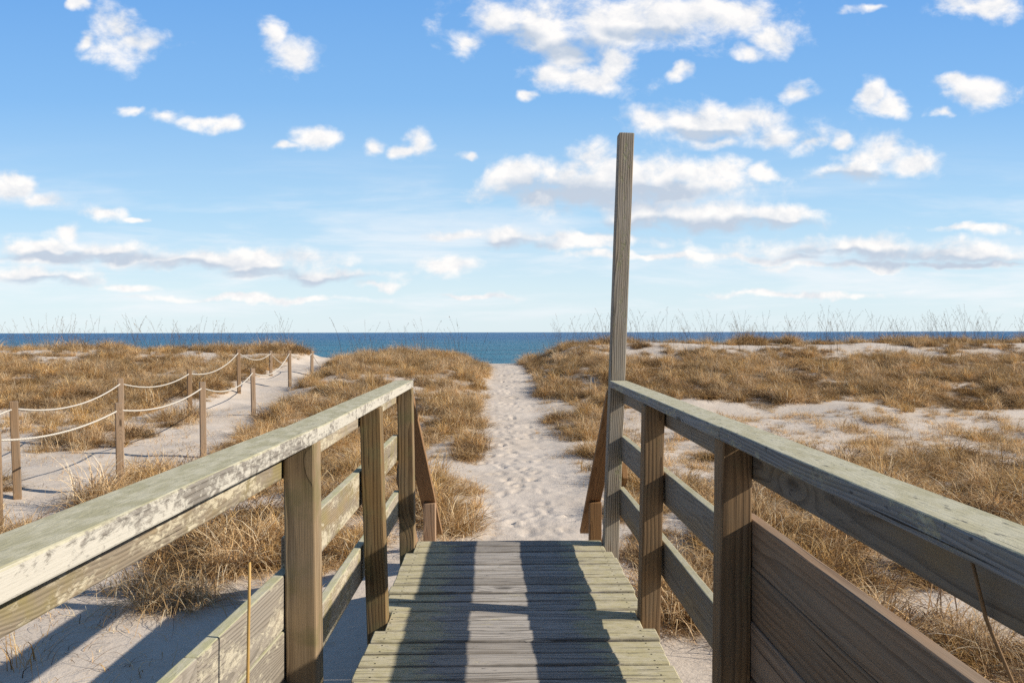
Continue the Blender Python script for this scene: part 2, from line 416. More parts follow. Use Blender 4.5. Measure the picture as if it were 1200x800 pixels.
m, nt, b, out = new_mat('beach sand')
pos = nt.n('ShaderNodeNewGeometry').outputs['Position']
c1 = nt.noise(pos, .8, 4, .6); c2 = nt.noise(pos, 220, 3, .7); c3 = nt.noise(pos, 14, 5, .65)
col = nt.mix(nt.ss(.35, .65, c1), (.545, .475, .40), (.61, .54, .465))
col = nt.mix(nt.math('MULTIPLY', nt.ss(.45, .7, c3), .25), col, (.44, .39, .33))
col = nt.mix(nt.math('MULTIPLY', nt.ss(.5, .75, c2), .35), col, (.36, .31, .26))
vor = nt.n('ShaderNodeTexVoronoi'); nt.set(vor.inputs['Vector'], pos); nt.set(vor.inputs['Scale'], 26.0)
deb = nt.math('MULTIPLY', nt.ss(.13, .08, vor.outputs['Distance']), nt.ss(.60, .66, nt.noise(pos, 3.1, 3, .6)))
col = nt.mix(nt.math('MULTIPLY', deb, .8), col, (.16, .11, .07))
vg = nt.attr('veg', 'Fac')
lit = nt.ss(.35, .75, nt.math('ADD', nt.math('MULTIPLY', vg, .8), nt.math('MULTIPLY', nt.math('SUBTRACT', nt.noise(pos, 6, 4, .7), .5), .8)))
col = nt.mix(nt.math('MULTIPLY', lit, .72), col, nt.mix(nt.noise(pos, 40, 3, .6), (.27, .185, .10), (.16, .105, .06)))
nt.set(b.inputs['Base Color'], col); nt.set(b.inputs['Roughness'], .95); nt.set(b.inputs['Specular IOR Level'], .1)
hh = nt.math('ADD', nt.math('MULTIPLY', nt.noise(pos, 9, 5, .6), 1.0), nt.math('ADD', nt.math('MULTIPLY', nt.noise(pos, 42, 4, .6), .35), nt.math('MULTIPLY', c2, .06)))
nt.set(b.inputs['Normal'], nt.bump(hh, .025, .5))
me.materials.append(m)

# ------------------------------------------------------------------ water
wy = [60, 75, 95, 130, 200, 400, 1000, 3000, 9000, 30000]
wv = []; wf = []
for y in wy: wv += [(-max(4000, y * 3), y, -2.95), (max(4000, y * 3), y, -2.95)]
for k in range(len(wy) - 1): wf.append((2*k, 2*k+1, 2*k+3, 2*k+2))
m, nt, b, out = new_mat('sea water')
pos = nt.n('ShaderNodeNewGeometry').outputs['Position']
X_, Y_, Z_ = nt.xyz(pos)[:3]
dist_f = nt.ss(80., 700., Y_)
band = nt.noise(nt.comb(nt.math('MULTIPLY', X_, .012), nt.math('MULTIPLY', Y_, .05), 0.), 1.0, 4, .6)
col = nt.mix(dist_f, (.016, .16, .25), (.012, .105, .255))
col = nt.mix(nt.ss(.52, .68, band), col, (.006, .05, .11))
cap = nt.math('MULTIPLY', nt.ss(.70, .76, nt.noise(nt.comb(nt.math('MULTIPLY', X_, .10), nt.math('MULTIPLY', Y_, .35), 0.), 1.0, 5, .65)), .6)
col = nt.mix(cap, col, (.25, .36, .42))
nt.set(b.inputs['Base Color'], col); nt.set(b.inputs['Roughness'], .34); nt.set(b.inputs['IOR'], 1.33)
nt.set(b.inputs['Specular IOR Level'], .18)
w1 = nt.noise(nt.comb(nt.math('MULTIPLY', X_, .14), nt.math('MULTIPLY', Y_, .40), 0.), 1.0, 6, .62, .4)
nt.set(b.inputs['Normal'], nt.bump(w1, 2.2, 1.0))
sea = mesh_obj('water', wv, wf, m); tag(sea, 'deep blue sea reaching the horizon', 'sea', kind='structure')

# ------------------------------------------------------------------ grass
def blade_mat(name, ramp, trans=.36):
    m, nt, b, out = new_mat(name)
    f = nt.attr('bl', 'Fac')
    oi = nt.n('ShaderNodeObjectInfo').outputs['Random']
    col = nt.ramp(f, ramp)
    hv = nt.n('ShaderNodeHueSaturation'); nt.set(hv.inputs['Color'], col)
    nt.set(hv.inputs['Value'], nt.math('ADD', .68, nt.math('MULTIPLY', oi, .66)))
    nt.set(hv.inputs['Saturation'], nt.math('ADD', 1.16, nt.math('MULTIPLY', nt.math('FRACT', nt.math('MULTIPLY', oi, 7.31)), -.3)))
    d = nt.n('ShaderNodeBsdfDiffuse'); t = nt.n('ShaderNodeBsdfTranslucent'); mx = nt.n('ShaderNodeMixShader')
    nt.set(d.inputs[0], hv.outputs[0]); nt.set(t.inputs[0], hv.outputs[0]); mx.inputs[0].default_value = trans
    nt.t.links.new(d.outputs[0], mx.inputs[1]); nt.t.links.new(t.outputs[0], mx.inputs[2]); nt.t.links.new(mx.outputs[0], out.inputs[0])
    return m
M_grass = blade_mat('dry grass blades', [(0, (.11, .068, .042)), (.25, (.34, .21, .10)), (.55, (.66, .435, .205)), (.8, (.80, .60, .34)), (1, (.88, .77, .56))])
M_oats = blade_mat('dry sea oat stems', [(0, (.11, .07, .038)), (1, (.27, .18, .09))], .15)

def ribbons(blades):
    """blades: list of (points Nx3, side Nx3, widths N, shade) -> verts, faces, shade per vertex"""
    V = []; F = []; S = []
    for P, side, w, sh in blades:
        b0 = len(V); n = len(P)
        for i in range(n):
            V.append(P[i] - side[i] * w[i] / 2); V.append(P[i] + side[i] * w[i] / 2); S += [sh, sh]
        for i in range(n - 1):
            k = b0 + 2 * i; F.append((k, k + 1, k + 3, k + 2))
    return V, F, S

def tuft(r, n, r0, len_rng, lean_rng, curl_rng, wid, seg=5, bias=None, tone=.56):
    """dead marram tuft: blades leave the base, arch over and curl back to the sand"""
    out = []
    for _ in range(n):
        az = r.uniform(0, 6.283) if bias is None else r.normal(bias, 1.1)
        L = r.uniform(*len_rng); lean = abs(r.normal(*lean_rng)); curl = r.uniform(*curl_rng)
        q = r0 * math.sqrt(r.random()); a0 = r.uniform(0, 6.283)
        p = np.array([q * math.cos(a0), q * math.sin(a0), -.03]); ang = lean; azz = az
        tw = r.normal(0, .5)
        P = [p.copy()]; W = [wid * r.uniform(.8, 1.3)]; SD = []
        sa = r.uniform(0, 3.14)
        for s in range(seg):
            d = np.array([math.sin(ang) * math.cos(azz), math.sin(ang) * math.sin(azz), math.cos(ang)])
            p = p + d * L / seg
            if p[2] < .012: p[2] = .012 + .02 * r.random()
            P.append(p.copy()); ang = min(ang + curl / seg * (.5 + s * .35), 2.3); azz += tw / seg
            W.append(W[0] * (1 - .8 * ((s + 1) / seg) ** 1.6))
        SD = [np.array([math.cos(az + 1.57 + .5 * math.sin(sa)), math.sin(az + 1.57 + .5 * math.sin(sa)), .35 * math.sin(sa * 2)])] * (seg + 1)
        out.append((np.array(P), SD, W, float(np.clip(r.normal(tone, .30), 0, 1))))
    return ribbons(out)

def ribbon_mesh(name, VFS, mat):
    V, F, S = VFS
    me = bpy.data.meshes.new(name); me.from_pydata([tuple(v) for v in V], [], F)
    a = me.attributes.new('bl', 'FLOAT', 'POINT'); a.data.foreach_set('value', np.asarray(S, 'f'))
    me.materials.append(mat); me.update()
    return me

lib = bpy.data.collections.new('grass kinds')          # sources of the scattered grass, not linked to the scene
NK = 15
tuft_meshes = []
for k in range(NK):
    r = np.random.default_rng(500 + k)
    if k < 6:   vf = tuft(r, 120, .13, (.28, .58), (.45, .32), (.8, 2.6), .0062)       # full bunch
    elif k < 9: vf = tuft(r, 95, .20, (.22, .50), (.85, .35), (.6, 2.0), .0062)       # flattened
    elif k < 12: vf = tuft(r, 46, .10, (.16, .38), (.6, .4), (.8, 2.4), .0056)         # thin
    else:       vf = tuft(r, 120, .20, (.20, .46), (.95, .35), (.8, 2.8), .006, tone=.2)   # matted, old and grey
    me_ = ribbon_mesh('dune_grass_blades', vf, M_grass); tuft_meshes.append(me_)
    o = bpy.data.objects.new('bunch_%02d' % k, me_); lib.objects.link(o)

def scatter_obj(name, pts, rot, scl, kind_i, coll, mat, label, cat):
    me = bpy.data.meshes.new(name)
    me.vertices.add(len(pts)); me.vertices.foreach_set('co', np.asarray(pts, 'f').ravel())
    a = me.attributes.new('rot', 'FLOAT_VECTOR', 'POINT'); a.data.foreach_set('vector', np.asarray(rot, 'f').ravel())
    a = me.attributes.new('scl', 'FLOAT_VECTOR', 'POINT'); a.data.foreach_set('vector', np.asarray(scl, 'f').ravel())
    a = me.attributes.new('kid', 'INT', 'POINT'); a.data.foreach_set('value', np.asarray(kind_i, np.int32))
    me.materials.append(mat)
    o = bpy.data.objects.new(name, me); COL.objects.link(o)
    g = bpy.data.node_groups.new(name, 'GeometryNodeTree')
    g.interface.new_socket('Geometry', in_out='INPUT', socket_type='NodeSocketGeometry')
    g.interface.new_socket('Geometry', in_out='OUTPUT', socket_type='NodeSocketGeometry')
    gi = g.nodes.new('NodeGroupInput'); go = g.nodes.new('NodeGroupOutput')
    ci = g.nodes.new('GeometryNodeCollectionInfo'); ci.inputs['Collection'].default_value = coll
    ci.inputs['Separate Children'].default_value = True; ci.inputs['Reset Children'].default_value = True
    io = g.nodes.new('GeometryNodeInstanceOnPoints'); io.inputs['Pick Instance'].default_value = True
    def na(nm, ty):
        n = g.nodes.new('GeometryNodeInputNamedAttribute'); n.data_type = ty; n.inputs['Name'].default_value = nm
        return n.outputs['Attribute']
    L = g.links.new
    e2r = g.nodes.new('FunctionNodeEulerToRotation'); L(na('rot', 'FLOAT_VECTOR'), e2r.inputs[0])
    L(gi.outputs[0], io.inputs['Points']); L(ci.outputs[0], io.inputs['Instance'])
    L(na('kid', 'INT'), io.inputs['Instance Index']); L(e2r.outputs[0], io.inputs['Rotation']); L(na('scl', 'FLOAT_VECTOR'), io.inputs['Scale'])
    L(io.outputs[0], go.inputs[0])
    md = o.modifiers.new('scatter', 'NODES'); md.node_group = g
    tag(o, label, cat, kind='stuff')
    return o

def sample(n, x0, x1, y0, y1, fn):
    X = rng.uniform(x0, x1, n); Y = rng.uniform(y0, y1, n)
    # stay inside the wedge the camera looks into, with a margin for a step aside
    ok = (np.abs(X - .02 * Y) < Y * .72 + 3.0)
    X, Y = X[ok], Y[ok]
    keep = rng.random(len(X)) < fn(X, Y)
    return X[keep], Y[keep]

def ground_z(X, Y): 
    z = height(X, Y)
    pm = sst(1.15, .45, np.abs(X - path_x(Y))) * sst(5.6, 6.6, Y) * sst(36, 30, Y)
    return z - pm * .03

Xs = []; Ys = []
for (x0, x1, y0, y1, den) in ((-9, 10, 3.2, 14, 50), (-14, 16, 14, 22, 38), (-28, 30, 22, 37, 28)):
    X, Y = sample(int((x1 - x0) * (y1 - y0) * den), x0, x1, y0, y1, veg)
    Xs.append(X); Ys.append(Y)
X = np.concatenate(Xs); Y = np.concatenate(Ys)
n = len(X); D = veg(X, Y)
kid = np.where(D > .5, np.where(rng.random(n) < .12 + .30 * sst(0, 3, X) + 1.2 * sst(.50, .70, fbm(X * 1.4, Y * .9, 99, 3)), rng.integers(12, 15, n), rng.integers(0, 9, n)), np.where(rng.random(n) < .6, rng.integers(9, 12, n), rng.integers(6, 9, n)))
cell = sst(.32, .66, .6 * vnoise(X * 1.9, Y * 1.5, 191) + .4 * vnoise(X * 3.8, Y * 3.0, 192))
s = (.62 + .45 * rng.random(n) ** 2) * (.72 + .36 * D) * (.50 + .78 * cell) * (1 + .3 * (Y > 31.6))
scl = np.stack([s * (1 + .15 * rng.normal(size=n)), s * (1 + .15 * rng.normal(size=n)), s * rng.uniform(.7, 1.15, n)], 1)
rot = np.stack([rng.normal(0, .12, n), rng.normal(0, .12, n), rng.uniform(0, 6.283, n)], 1)
print('GRASS', n)
scatter_obj('dune_grass', np.stack([X, Y, ground_z(X, Y) - .005], 1), rot, scl, kid, lib, M_grass,
            'golden dry dune grass covering the sand hills', 'dune grass')

# stray blades and thin sprigs lying about the open sand
def strayf(X, Y):
    px = np.abs(X - path_x(Y))
    return (.40 + .4 * sst(1, 3, X) * sst(9.5, 11, Y)) * sst(.42, .85, px) * sst(.40, .55, fbm(X * 1.2, Y * 1.2, 95, 2)) * (1 - ((np.abs(X) < 1.1) & (Y < 6.5)))
lib2 = bpy.data.collections.new('grass litter kinds')
for k in range(5):
    r = np.random.default_rng(800 + k)
    vf = tuft(r, 7, .16, (.10, .34), (1.25, .3), (.2, 2.6), .0042)
    o = bpy.data.objects.new('litter_%02d' % k, ribbon_mesh('grass_litter_blades', vf, M_grass)); lib2.objects.link(o)
X, Y = sample(15000, -10, 13, 3.0, 19, strayf)
n = len(X)
scatter_obj('grass_litter', np.stack([X, Y, ground_z(X, Y)], 1), np.stack([np.zeros(n), np.zeros(n), rng.uniform(0, 6.28, n)], 1),
            np.repeat(rng.uniform(.6, 1.2, n)[:, None], 3, 1), rng.integers(0, 5, n), lib2, M_grass, 'loose dead grass blades strewn over open sand', 'grass litter')

# sea oats along the crest
lib3 = bpy.data.collections.new('sea oat kinds')
for k in range(6):
    r = np.random.default_rng(900 + k); bl = []
    for s_ in range(int(r.integers(1, 3))):
        az = r.normal(-.3 if r.random() < .6 else 2.8, .8); L = r.uniform(.95, 1.65); ang = abs(r.normal(.07, .09)); p = np.array([r.normal(0, .12), r.normal(0, .12), -.05])
        P = [p.copy()]; W = [.006]
        for s2 in range(7):
            d = np.array([math.sin(ang) * math.cos(az), math.sin(ang) * math.sin(az), math.cos(ang)]); p = p + d * L / 7; P.append(p.copy()); ang += .055 + .03 * s2 / 7; W.append(.006 - .0004 * s2)
        sh = r.uniform(.2, 1)
        for ax in ((1., 0, 0), (0, 1., 0)): bl.append((np.array(P), [np.array(ax)] * 8, W, sh))
        for q in range(7):                      # seed head
            f = r.uniform(.74, 1.); i = min(6, int(f * 7)); t = f * 7 - i; b0 = P[i] * (1 - t) + P[i + 1] * t
            a2 = az + r.normal(0, .9); l2 = r.uniform(.05, .13); dn = r.uniform(-.1, .8)
            d2 = np.array([math.cos(a2) * .7, math.sin(a2) * .7, dn]); e = b0 + d2 * l2
            bl.append((np.array([b0, (b0 + e) / 2, e]), [np.array([math.sin(a2), -math.cos(a2), .4])] * 3, [.002, .010, .002], r.uniform(.3, 1)))
    o = bpy.data.objects.new('oat_%02d' % k, ribbon_mesh('sea_oat_stems', ribbons(bl), M_oats)); lib3.objects.link(o)
def oatf(X, Y):
    px = np.abs(X - path_x(Y)); lx = np.abs(X - lane_x(Y))
    return sst(.9, 1.6, px) * sst(.8, 1.3, lx) * (.42 + .58 * sst(.40, .66, fbm(X * .6, Y * .4, 97, 2) + .10 * (X > 4) + .08 * ((X > -6) & (X < -1))))
X, Y = sample(980, -27, 28, 27.5, 35.5, oatf)
X2, Y2 = sample(90, -12, 14, 17, 27, lambda a, c: .25 * veg(a, c))
X = np.concatenate([X, X2]); Y = np.concatenate([Y, Y2]); n = len(X)
sc_ = rng.uniform(.5, 1.18, n)
scatter_obj('sea_oats', np.stack([X, Y, ground_z(X, Y)], 1), np.stack([rng.normal(0, .05, n), rng.normal(0, .05, n), rng.normal(0, .6, n)], 1),
            np.repeat(sc_[:, None], 3, 1), rng.integers(0, 6, n), lib3, M_oats, 'thin dry sea oat stalks rising above the dune crest', 'sea oats')

# single tussocks that stand apart on bare sand
def tussock(name, x, y, s, mi, label, group=None, mesh=None, z=0.):
    o = bpy.data.objects.new(name, mesh or tuft_meshes[mi]); COL.objects.link(o)
    o.location = (x, y, float(ground_z(np.array([x]), np.array([y]))[0]) - .005 + z); o.rotation_euler = (0, 0, random.uniform(0, 6.28)); o.scale = (s, s, s * .95)
    return tag(o, label, 'grass tussock', group)
r = np.random.default_rng(77)
big = ribbon_mesh('grass_tussock', tuft(r, 620, .30, (.32, .68), (.65, .4), (1.2, 3.4), .0048, 8), M_grass)
tussock('grass_tussock', -2.40, 5.72, 1.0, 0, 'big shaggy straw coloured tussock between shadow stripes left of the railing', mesh=big)
big2 = ribbon_mesh('grass_tussock', tuft(np.random.default_rng(78), 420, .20, (.4, .8), (.6, .35), (1.0, 3.0), .0045, 8), M_grass)
tussock('grass_tussock', 3.0, 4.75, .85, 0, 'tangled pale tussock beyond the right side boards at the lower right corner', mesh=big2)
big3 = ribbon_mesh('grass_tussock', tuft(np.random.default_rng(79), 420, .26, (.35, .7), (.65, .35), (1.0, 3.0), .005, 8), M_grass)
tussock('grass_tussock', 1.62, 6.4, .9, 0, 'bushy golden tussock seen through the gap by the second right post', mesh=big3)
sprig = ribbon_mesh('grass_sprig', tuft(np.random.default_rng(80), 26, .10, (.25, .6), (.45, .3), (.5, 2.2), .0042, 8), M_grass)
tussock('grass_sprig', -2.84, 4.62, 1.15, 0, 'sparse thin sprig of dark curved blades in the lower left corner', mesh=sprig)
k = 0
while k < 110:
    x = random.uniform(1.3, 15); y = random.uniform(11.2, 17.2)
    if abs(x) > y * .66 or x < 1.25: continue
    tussock('grass_tussock', x, y, random.uniform(.35, .75), random.choice((6, 7, 9, 10, 11, 9)), 'low dry tussock on the bare sand flat right of the footpath', 'low tussocks dotting the right sand flat'); k += 1

# ------------------------------------------------------------------ boardwalk
walk = empty('boardwalk', (0, 0, -.56), 'weathered timber boardwalk with lichened handrails, one tall end post and buried steps', 'boardwalk')
def B(name, p0, p1, w, t, mat, **k): return board(name, walk, p0, p1, w, t, mat, **k)
S = .1                                      # post section
LEAN = .017                                 # outward lean per metre
posts = []
def post(x_in, side, y, top, mat, lean=LEAN, label=None, z0=-.95, name='post'):
    xc = x_in + side * S / 2
    o = B(name, (xc + side * lean * z0, y + S / 2, z0), (xc + side * lean * top, y + S / 2, top), S, S, mat, up=(0, -1, 0), label=label, ch=.006)
    posts.append((x_in, side, y)); return o
YS = (-.75, .62, 2.50, 3.79, 5.13)
XLT = (-.786, -.710, -.604, -.590, -.585); XLB = (-.784, -.708, -.603, -.565, -.575)     # inner face of the left posts at the top and at the deck
XRT = (.732, .732, .733, .723, .725);      XRB = (.731, .731, .731, .705, .707)
def post2(side, i, top, mat, **k):
    xt, xb = (XLT[i], XLB[i]) if side < 0 else (XRT[i], XRB[i])
    return post(xb, side, YS[i], top, mat, lean=abs(xt - xb) / 1.08, **k)
PO = {}
for i in range(5): PO[-1, i] = post2(-1, i, 1.082 if i < 3 else 1.072, M_post)
for i in range(4): PO[1, i] = post2(1, i, 1.086 if i < 3 else 1.078, M_postR)
PO[1, 4] = post(.707, 1, YS[-1], 2.765, M_tall, lean=.0335, label='tall grey weathered post rising above the handrail', name='tall_post')

# deck of cross boards
Vd = []; Fd = []; G = []; BR = []; LA = []; CR = []
y = 5.285; k = 0; pitch = .1335
while y > -1.6:
    w = pitch - random.uniform(.004, .009); t = .036; yc = y - pitch / 2
    xl = -.614 + random.uniform(-.008, .008); xr = .748 + random.uniform(-.008, .008)
    for (xi, sd, py) in posts:
        if abs(yc - (py + S / 2)) < (w + S) / 2 + .002:
            if sd < 0: xl = max(xl, xi + .004)
            else: xr = min(xr, xi - .004)
    L = xr - xl
    v, f = board_geo(L, w, t, .007, step=.09, warp=.0022, seed=3000 + k)
    r = np.random.default_rng(4000 + k)
    gs = gshift(v, w, t, r); n0 = len(Vd)
    zo = r.normal(0, .0018); tilt = r.normal(0, .018)
    cup = -.0025 * (1 - (2 * v[:, 1] / w) ** 2) * (1 if r.random() < .7 else -1)
    P = np.stack([xl + v[:, 0], yc + v[:, 1] + (v[:, 0] - L / 2) * r.normal(0, .0018), -t / 2 + v[:, 2] + zo + v[:, 1] * tilt + cup], 1)
    Vd += list(P); Fd += [tuple(n0 + i for i in q) for q in f]; G += list(gs); BR += [r.random()] * len(v); LA += list(P[:, 0]); CR += list(v[:, 1])
    y -= pitch; k += 1
deck = mesh_obj('deck', np.array(Vd) - np.array([0, 0, -.56]), Fd, M_deck, walk)
set_attrs(deck.data, G, BR, LA, CR); deck['label'] = 'grey cross boards, yellow green with lichen along both edges'
for x in (-.50, .63): B('joist', (x, -1.5, -.145), (x, 5.12, -.145), .04, .20, M_under)
B('joist', (.06, -1.5, -.145), (.06, 5.12, -.145), .04, .20, M_under)
B('fascia', (-.56, 5.235, -.15), (.69, 5.235, -.15), .21, .036, M_under, up=(0, -1, 0))

# handrails: flat caps on the post heads
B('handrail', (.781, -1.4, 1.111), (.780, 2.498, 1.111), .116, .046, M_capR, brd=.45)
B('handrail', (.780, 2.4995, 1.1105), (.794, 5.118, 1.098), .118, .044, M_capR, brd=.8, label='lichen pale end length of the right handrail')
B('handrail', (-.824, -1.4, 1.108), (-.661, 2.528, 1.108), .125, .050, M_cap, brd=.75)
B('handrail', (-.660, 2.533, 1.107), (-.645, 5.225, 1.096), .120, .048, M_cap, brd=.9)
# rails on the outer faces of the posts
def side_rail(name, side, y0, y1, z0, z1, mat, t=.038, **k):
    zc = (z0 + z1) / 2; f = zc / 1.08
    tp, bt = (XLT, XLB) if side < 0 else (XRT, XRB)
    def X(y):
        return np.interp(y, YS, np.array(bt) + (np.array(tp) - np.array(bt)) * f) + side * (S + t / 2 + .003)
    return B(name, (X(y0) if y0 > -.7 else X(-.75) + (side * .036 if side < 0 else 0), y0, zc), (X(y1), y1, zc), z1 - z0, t, mat, up=(1, 0, LEAN) if side > 0 else (-1, 0, LEAN), **k)
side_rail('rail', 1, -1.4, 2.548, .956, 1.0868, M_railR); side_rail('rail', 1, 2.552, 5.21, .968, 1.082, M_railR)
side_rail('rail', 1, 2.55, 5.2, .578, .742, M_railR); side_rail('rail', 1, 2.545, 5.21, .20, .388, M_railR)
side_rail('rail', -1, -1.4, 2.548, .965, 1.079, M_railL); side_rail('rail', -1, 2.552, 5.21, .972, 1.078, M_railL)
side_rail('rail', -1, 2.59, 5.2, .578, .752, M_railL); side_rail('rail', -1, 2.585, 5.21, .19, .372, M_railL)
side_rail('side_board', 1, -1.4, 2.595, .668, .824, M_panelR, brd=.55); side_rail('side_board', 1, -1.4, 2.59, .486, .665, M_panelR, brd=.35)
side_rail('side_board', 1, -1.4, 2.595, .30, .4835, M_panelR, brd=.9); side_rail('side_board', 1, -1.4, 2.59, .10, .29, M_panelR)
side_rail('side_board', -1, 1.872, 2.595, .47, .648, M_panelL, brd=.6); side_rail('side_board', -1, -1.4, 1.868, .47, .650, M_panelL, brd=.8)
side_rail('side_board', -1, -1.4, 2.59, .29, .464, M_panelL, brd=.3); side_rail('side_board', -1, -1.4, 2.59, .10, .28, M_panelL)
# steps down to the sand
for side, xo, mat in ((-1, -.6, M_stair), (1, .82, M_stair)):
    xt = -.655 if side < 0 else .80
    xn = -.595 if side < 0 else .815
    B('stair_post', (xn, 6.5, -.95), (xn, 6.5, .0), S, S, mat, up=(0, -1, 0))
    B('stair_handrail', (xt, 5.245, 1.045), (xn + (.008 if side < 0 else -.012), 7.0, -.39), .125, .04, mat, up=(0, 0, 1))
    xs = -.70 if side < 0 else .875
    B('stair_rail', (xs + .02 * -side, 5.2, .50), (xs, 6.6, -.55), .12, .038, mat, up=(side, 0, 0))
    B('stringer', (-.57 if side < 0 else .70, 5.27, -.16), (-.57 if side < 0 else .70, 6.55, -1.05), .25, .038, M_under, up=(1, 0, 0))
for k in range(2): B('tread', (-.55, 5.43 + .28 * k, -.21 - .18 * k), (.68, 5.43 + .28 * k, -.21 - .18 * k), .27, .038, M_deck)
# bolt heads
m_bolt, nt, b, out = new_mat('rusty bolt')
pos = nt.n('ShaderNodeNewGeometry').outputs['Position']
nt.set(b.inputs['Base Color'], nt.mix(nt.noise(pos, 300, 3), (.10, .055, .03), (.05, .045, .04))); nt.set(b.inputs['Metallic'], .5); nt.set(b.inputs['Roughness'], .7)
def bolt(key, x, z, r=.0085):
    p_ = PO[key]; y = YS[key[1]]
    V = [(x, y - .006, z)]; F = []
    for i in range(10): a = i * .6283; V.append((x + r * math.cos(a), y - .003, z + r * math.sin(a)))
    for i in range(10): a = i * .6283; V.append((x + r * math.cos(a), y + .004, z + r * math.sin(a)))
    for i in range(10): j = (i + 1) % 10; F += [(0, 1 + j, 1 + i), (1 + i, 1 + j, 11 + j, 11 + i)]
    o = mesh_obj('bolt', V, F, m_bolt, p_)
    o.matrix_local = (Matrix.Translation(walk.location) @ p_.matrix_local).inverted()
for key, x, z in (((-1, 2), -.622, .50), ((-1, 2), -.675, .985), ((1, 2), .750, .86), ((1, 3), .737, .62), ((1, 3), .73, .27), ((-1, 3), -.64, .66), ((1, 4), .75, .66)): bolt(key, x, z)

# ------------------------------------------------------------------ rope fences along the side path
M_fpost = wood('fence post wood', (.33, .225, .14), (.19, .12, .07), (.28, .22, .165), .4, contrast=.8)
m_rope, nt, b, out = new_mat('white rope')
g = nt.attr('uvr'); gx_, gy_, gz_ = nt.xyz(g)[:3]
tw = nt.math('FRACT', nt.math('ADD', nt.math('MULTIPLY', gx_, 28.), nt.math('MULTIPLY', gy_, 3.)))
tw = nt.math('ABSOLUTE', nt.math('SUBTRACT', tw, .5))
nt.set(b.inputs['Base Color'], nt.mix(nt.ss(.1, .35, tw), (.66, .62, .55), (.42, .385, .33))); nt.set(b.inputs['Roughness'], .8)
nt.set(b.inputs['Normal'], nt.bump(tw, -.006, .8))

def tube(name, P, r, mat, parent, ns=8):
    V = []; F = []; U = []
    P = [Vector(p) for p in P]; ln = 0
    for i, p in enumerate(P):
        if i: ln += (p - P[i - 1]).length
        d = (P[min(i + 1, len(P) - 1)] - P[max(i - 1, 0)]).normalized(); s_ = d.cross(Vector((0, 0, 1))).normalized(); u = s_.cross(d)
        for k in range(ns):
            a = 6.28318 * k / ns; V.append(p + s_ * math.cos(a) * r + u * math.sin(a) * r); U.append((ln, k / ns, 0))
    for i in range(len(P) - 1):
        for k in range(ns):
            k2 = (k + 1) % ns; F.append((i * ns + k, i * ns + k2, (i + 1) * ns + k2, (i + 1) * ns + k))
    F.append(tuple(range(ns))); F.append(tuple(reversed(range((len(P) - 1) * ns, len(P) * ns))))
    o = mesh_obj(name, V, F, mat, parent, smooth=True)
    a = o.data.attributes.new('uvr', 'FLOAT_VECTOR', 'POINT'); a.data.foreach_set('vector', np.asarray(U, 'f').ravel())
    return o

def rope_fence(rows, label):
    base = Vector((rows[1][0], rows[1][1], float(ground_z(np.array([rows[1][0]]), np.array([rows[1][1]]))[0])))
    t = empty('rope_fence', base, label, 'rope fence', 'rope fences lining the side path')
    tops = []
    for x, y, top in rows:
        zg = float(ground_z(np.array([x]), np.array([y]))[0])
        lx, ly = random.gauss(0, .012), random.gauss(0, .012)
        _p = board('post', t, (x, y, zg - .4), (x + lx, y + ly, top), .088, .088, M_fpost, up=(math.sin(.5), -math.cos(.5), 0), ch=.010)
        tops.append(Vector((x + lx * .9, y + ly * .9, top - .09)))
    for a, c in zip(tops[:-1], tops[1:]):
        n = 22; L = (c - a).length; sag = .040 * L + .02
        pts = []
        for i in range(n + 1):
            f = i / n; p = a.lerp(c, f); p.z -= sag * 4 * f * (1 - f); pts.append(p - base)
        tube('rope', pts, .0115, m_rope, t)
    return t
rope_fence([(-5.35, 4.9, .44), (-5.045, 7.75, .46), (-4.71, 9.56, .58), (-4.62, 12.0, .68), (-5.2, 16.3, .69), (-6.06, 22.3, .93), (-6.33, 26.0, .83), (-7.0, 31.5, .25)],
           'post and white rope fence on the boardwalk side of the sandy side path')
rope_fence([(-6.4, 5.4, .5), (-5.87, 9.4, .62), (-6.32, 12.9, .69), (-6.5, 16.2, .68), (-6.95, 20.6, 1.0), (-7.4, 25.0, .86), (-8.1, 31.0, .40)],
           'post and white rope fence on the far side of the sandy side path')

# ------------------------------------------------------------------ reed stalks
def stalk_mat(name, a_, c_):
    m, nt, b, out = new_mat(name)
    pos = nt.n('ShaderNodeNewGeometry').outputs['Position']
    nt.set(b.inputs['Base Color'], nt.mix(nt.noise(pos, 35, 3), a_, c_)); nt.set(b.inputs['Roughness'], .5)
    return m
def reed(name, P, r0, r1, mat, label):
    V = []; F = []; ns = 8; n = len(P); P = [Vector(p) for p in P]; base = P[0]
    o0 = []
    for i, p in enumerate(P):
        r = r0 + (r1 - r0) * i / (n - 1)
        if i in (n // 3, 2 * n // 3): r *= 1.35
        for k in range(ns): a = 6.2832 * k / ns; V.append(p - base + Vector((math.cos(a) * r, math.sin(a) * r, 0)))
    for i in range(n - 1):
        for k in range(ns): k2 = (k + 1) % ns; F.append((i*ns+k, i*ns+k2, (i+1)*ns+k2, (i+1)*ns+k))
    F.append(tuple(reversed(range(ns)))); F.append(tuple(range((n-1)*ns, n*ns)))
    o = mesh_obj(name, V, F, mat, smooth=True); o.location = base
    return tag(o, label, 'reed stalk')
reed('reed_stalk', [(-.652 + .006 * math.sin(i * .5), 1.97 + .012 * i / 14, -.58 + 1.43 * i / 14) for i in range(15)], .0062, .0038, stalk_mat('yellow reed', (.55, .36, .12), (.42, .26, .09)),
     'bright yellow reed stalk standing against the left side boards')
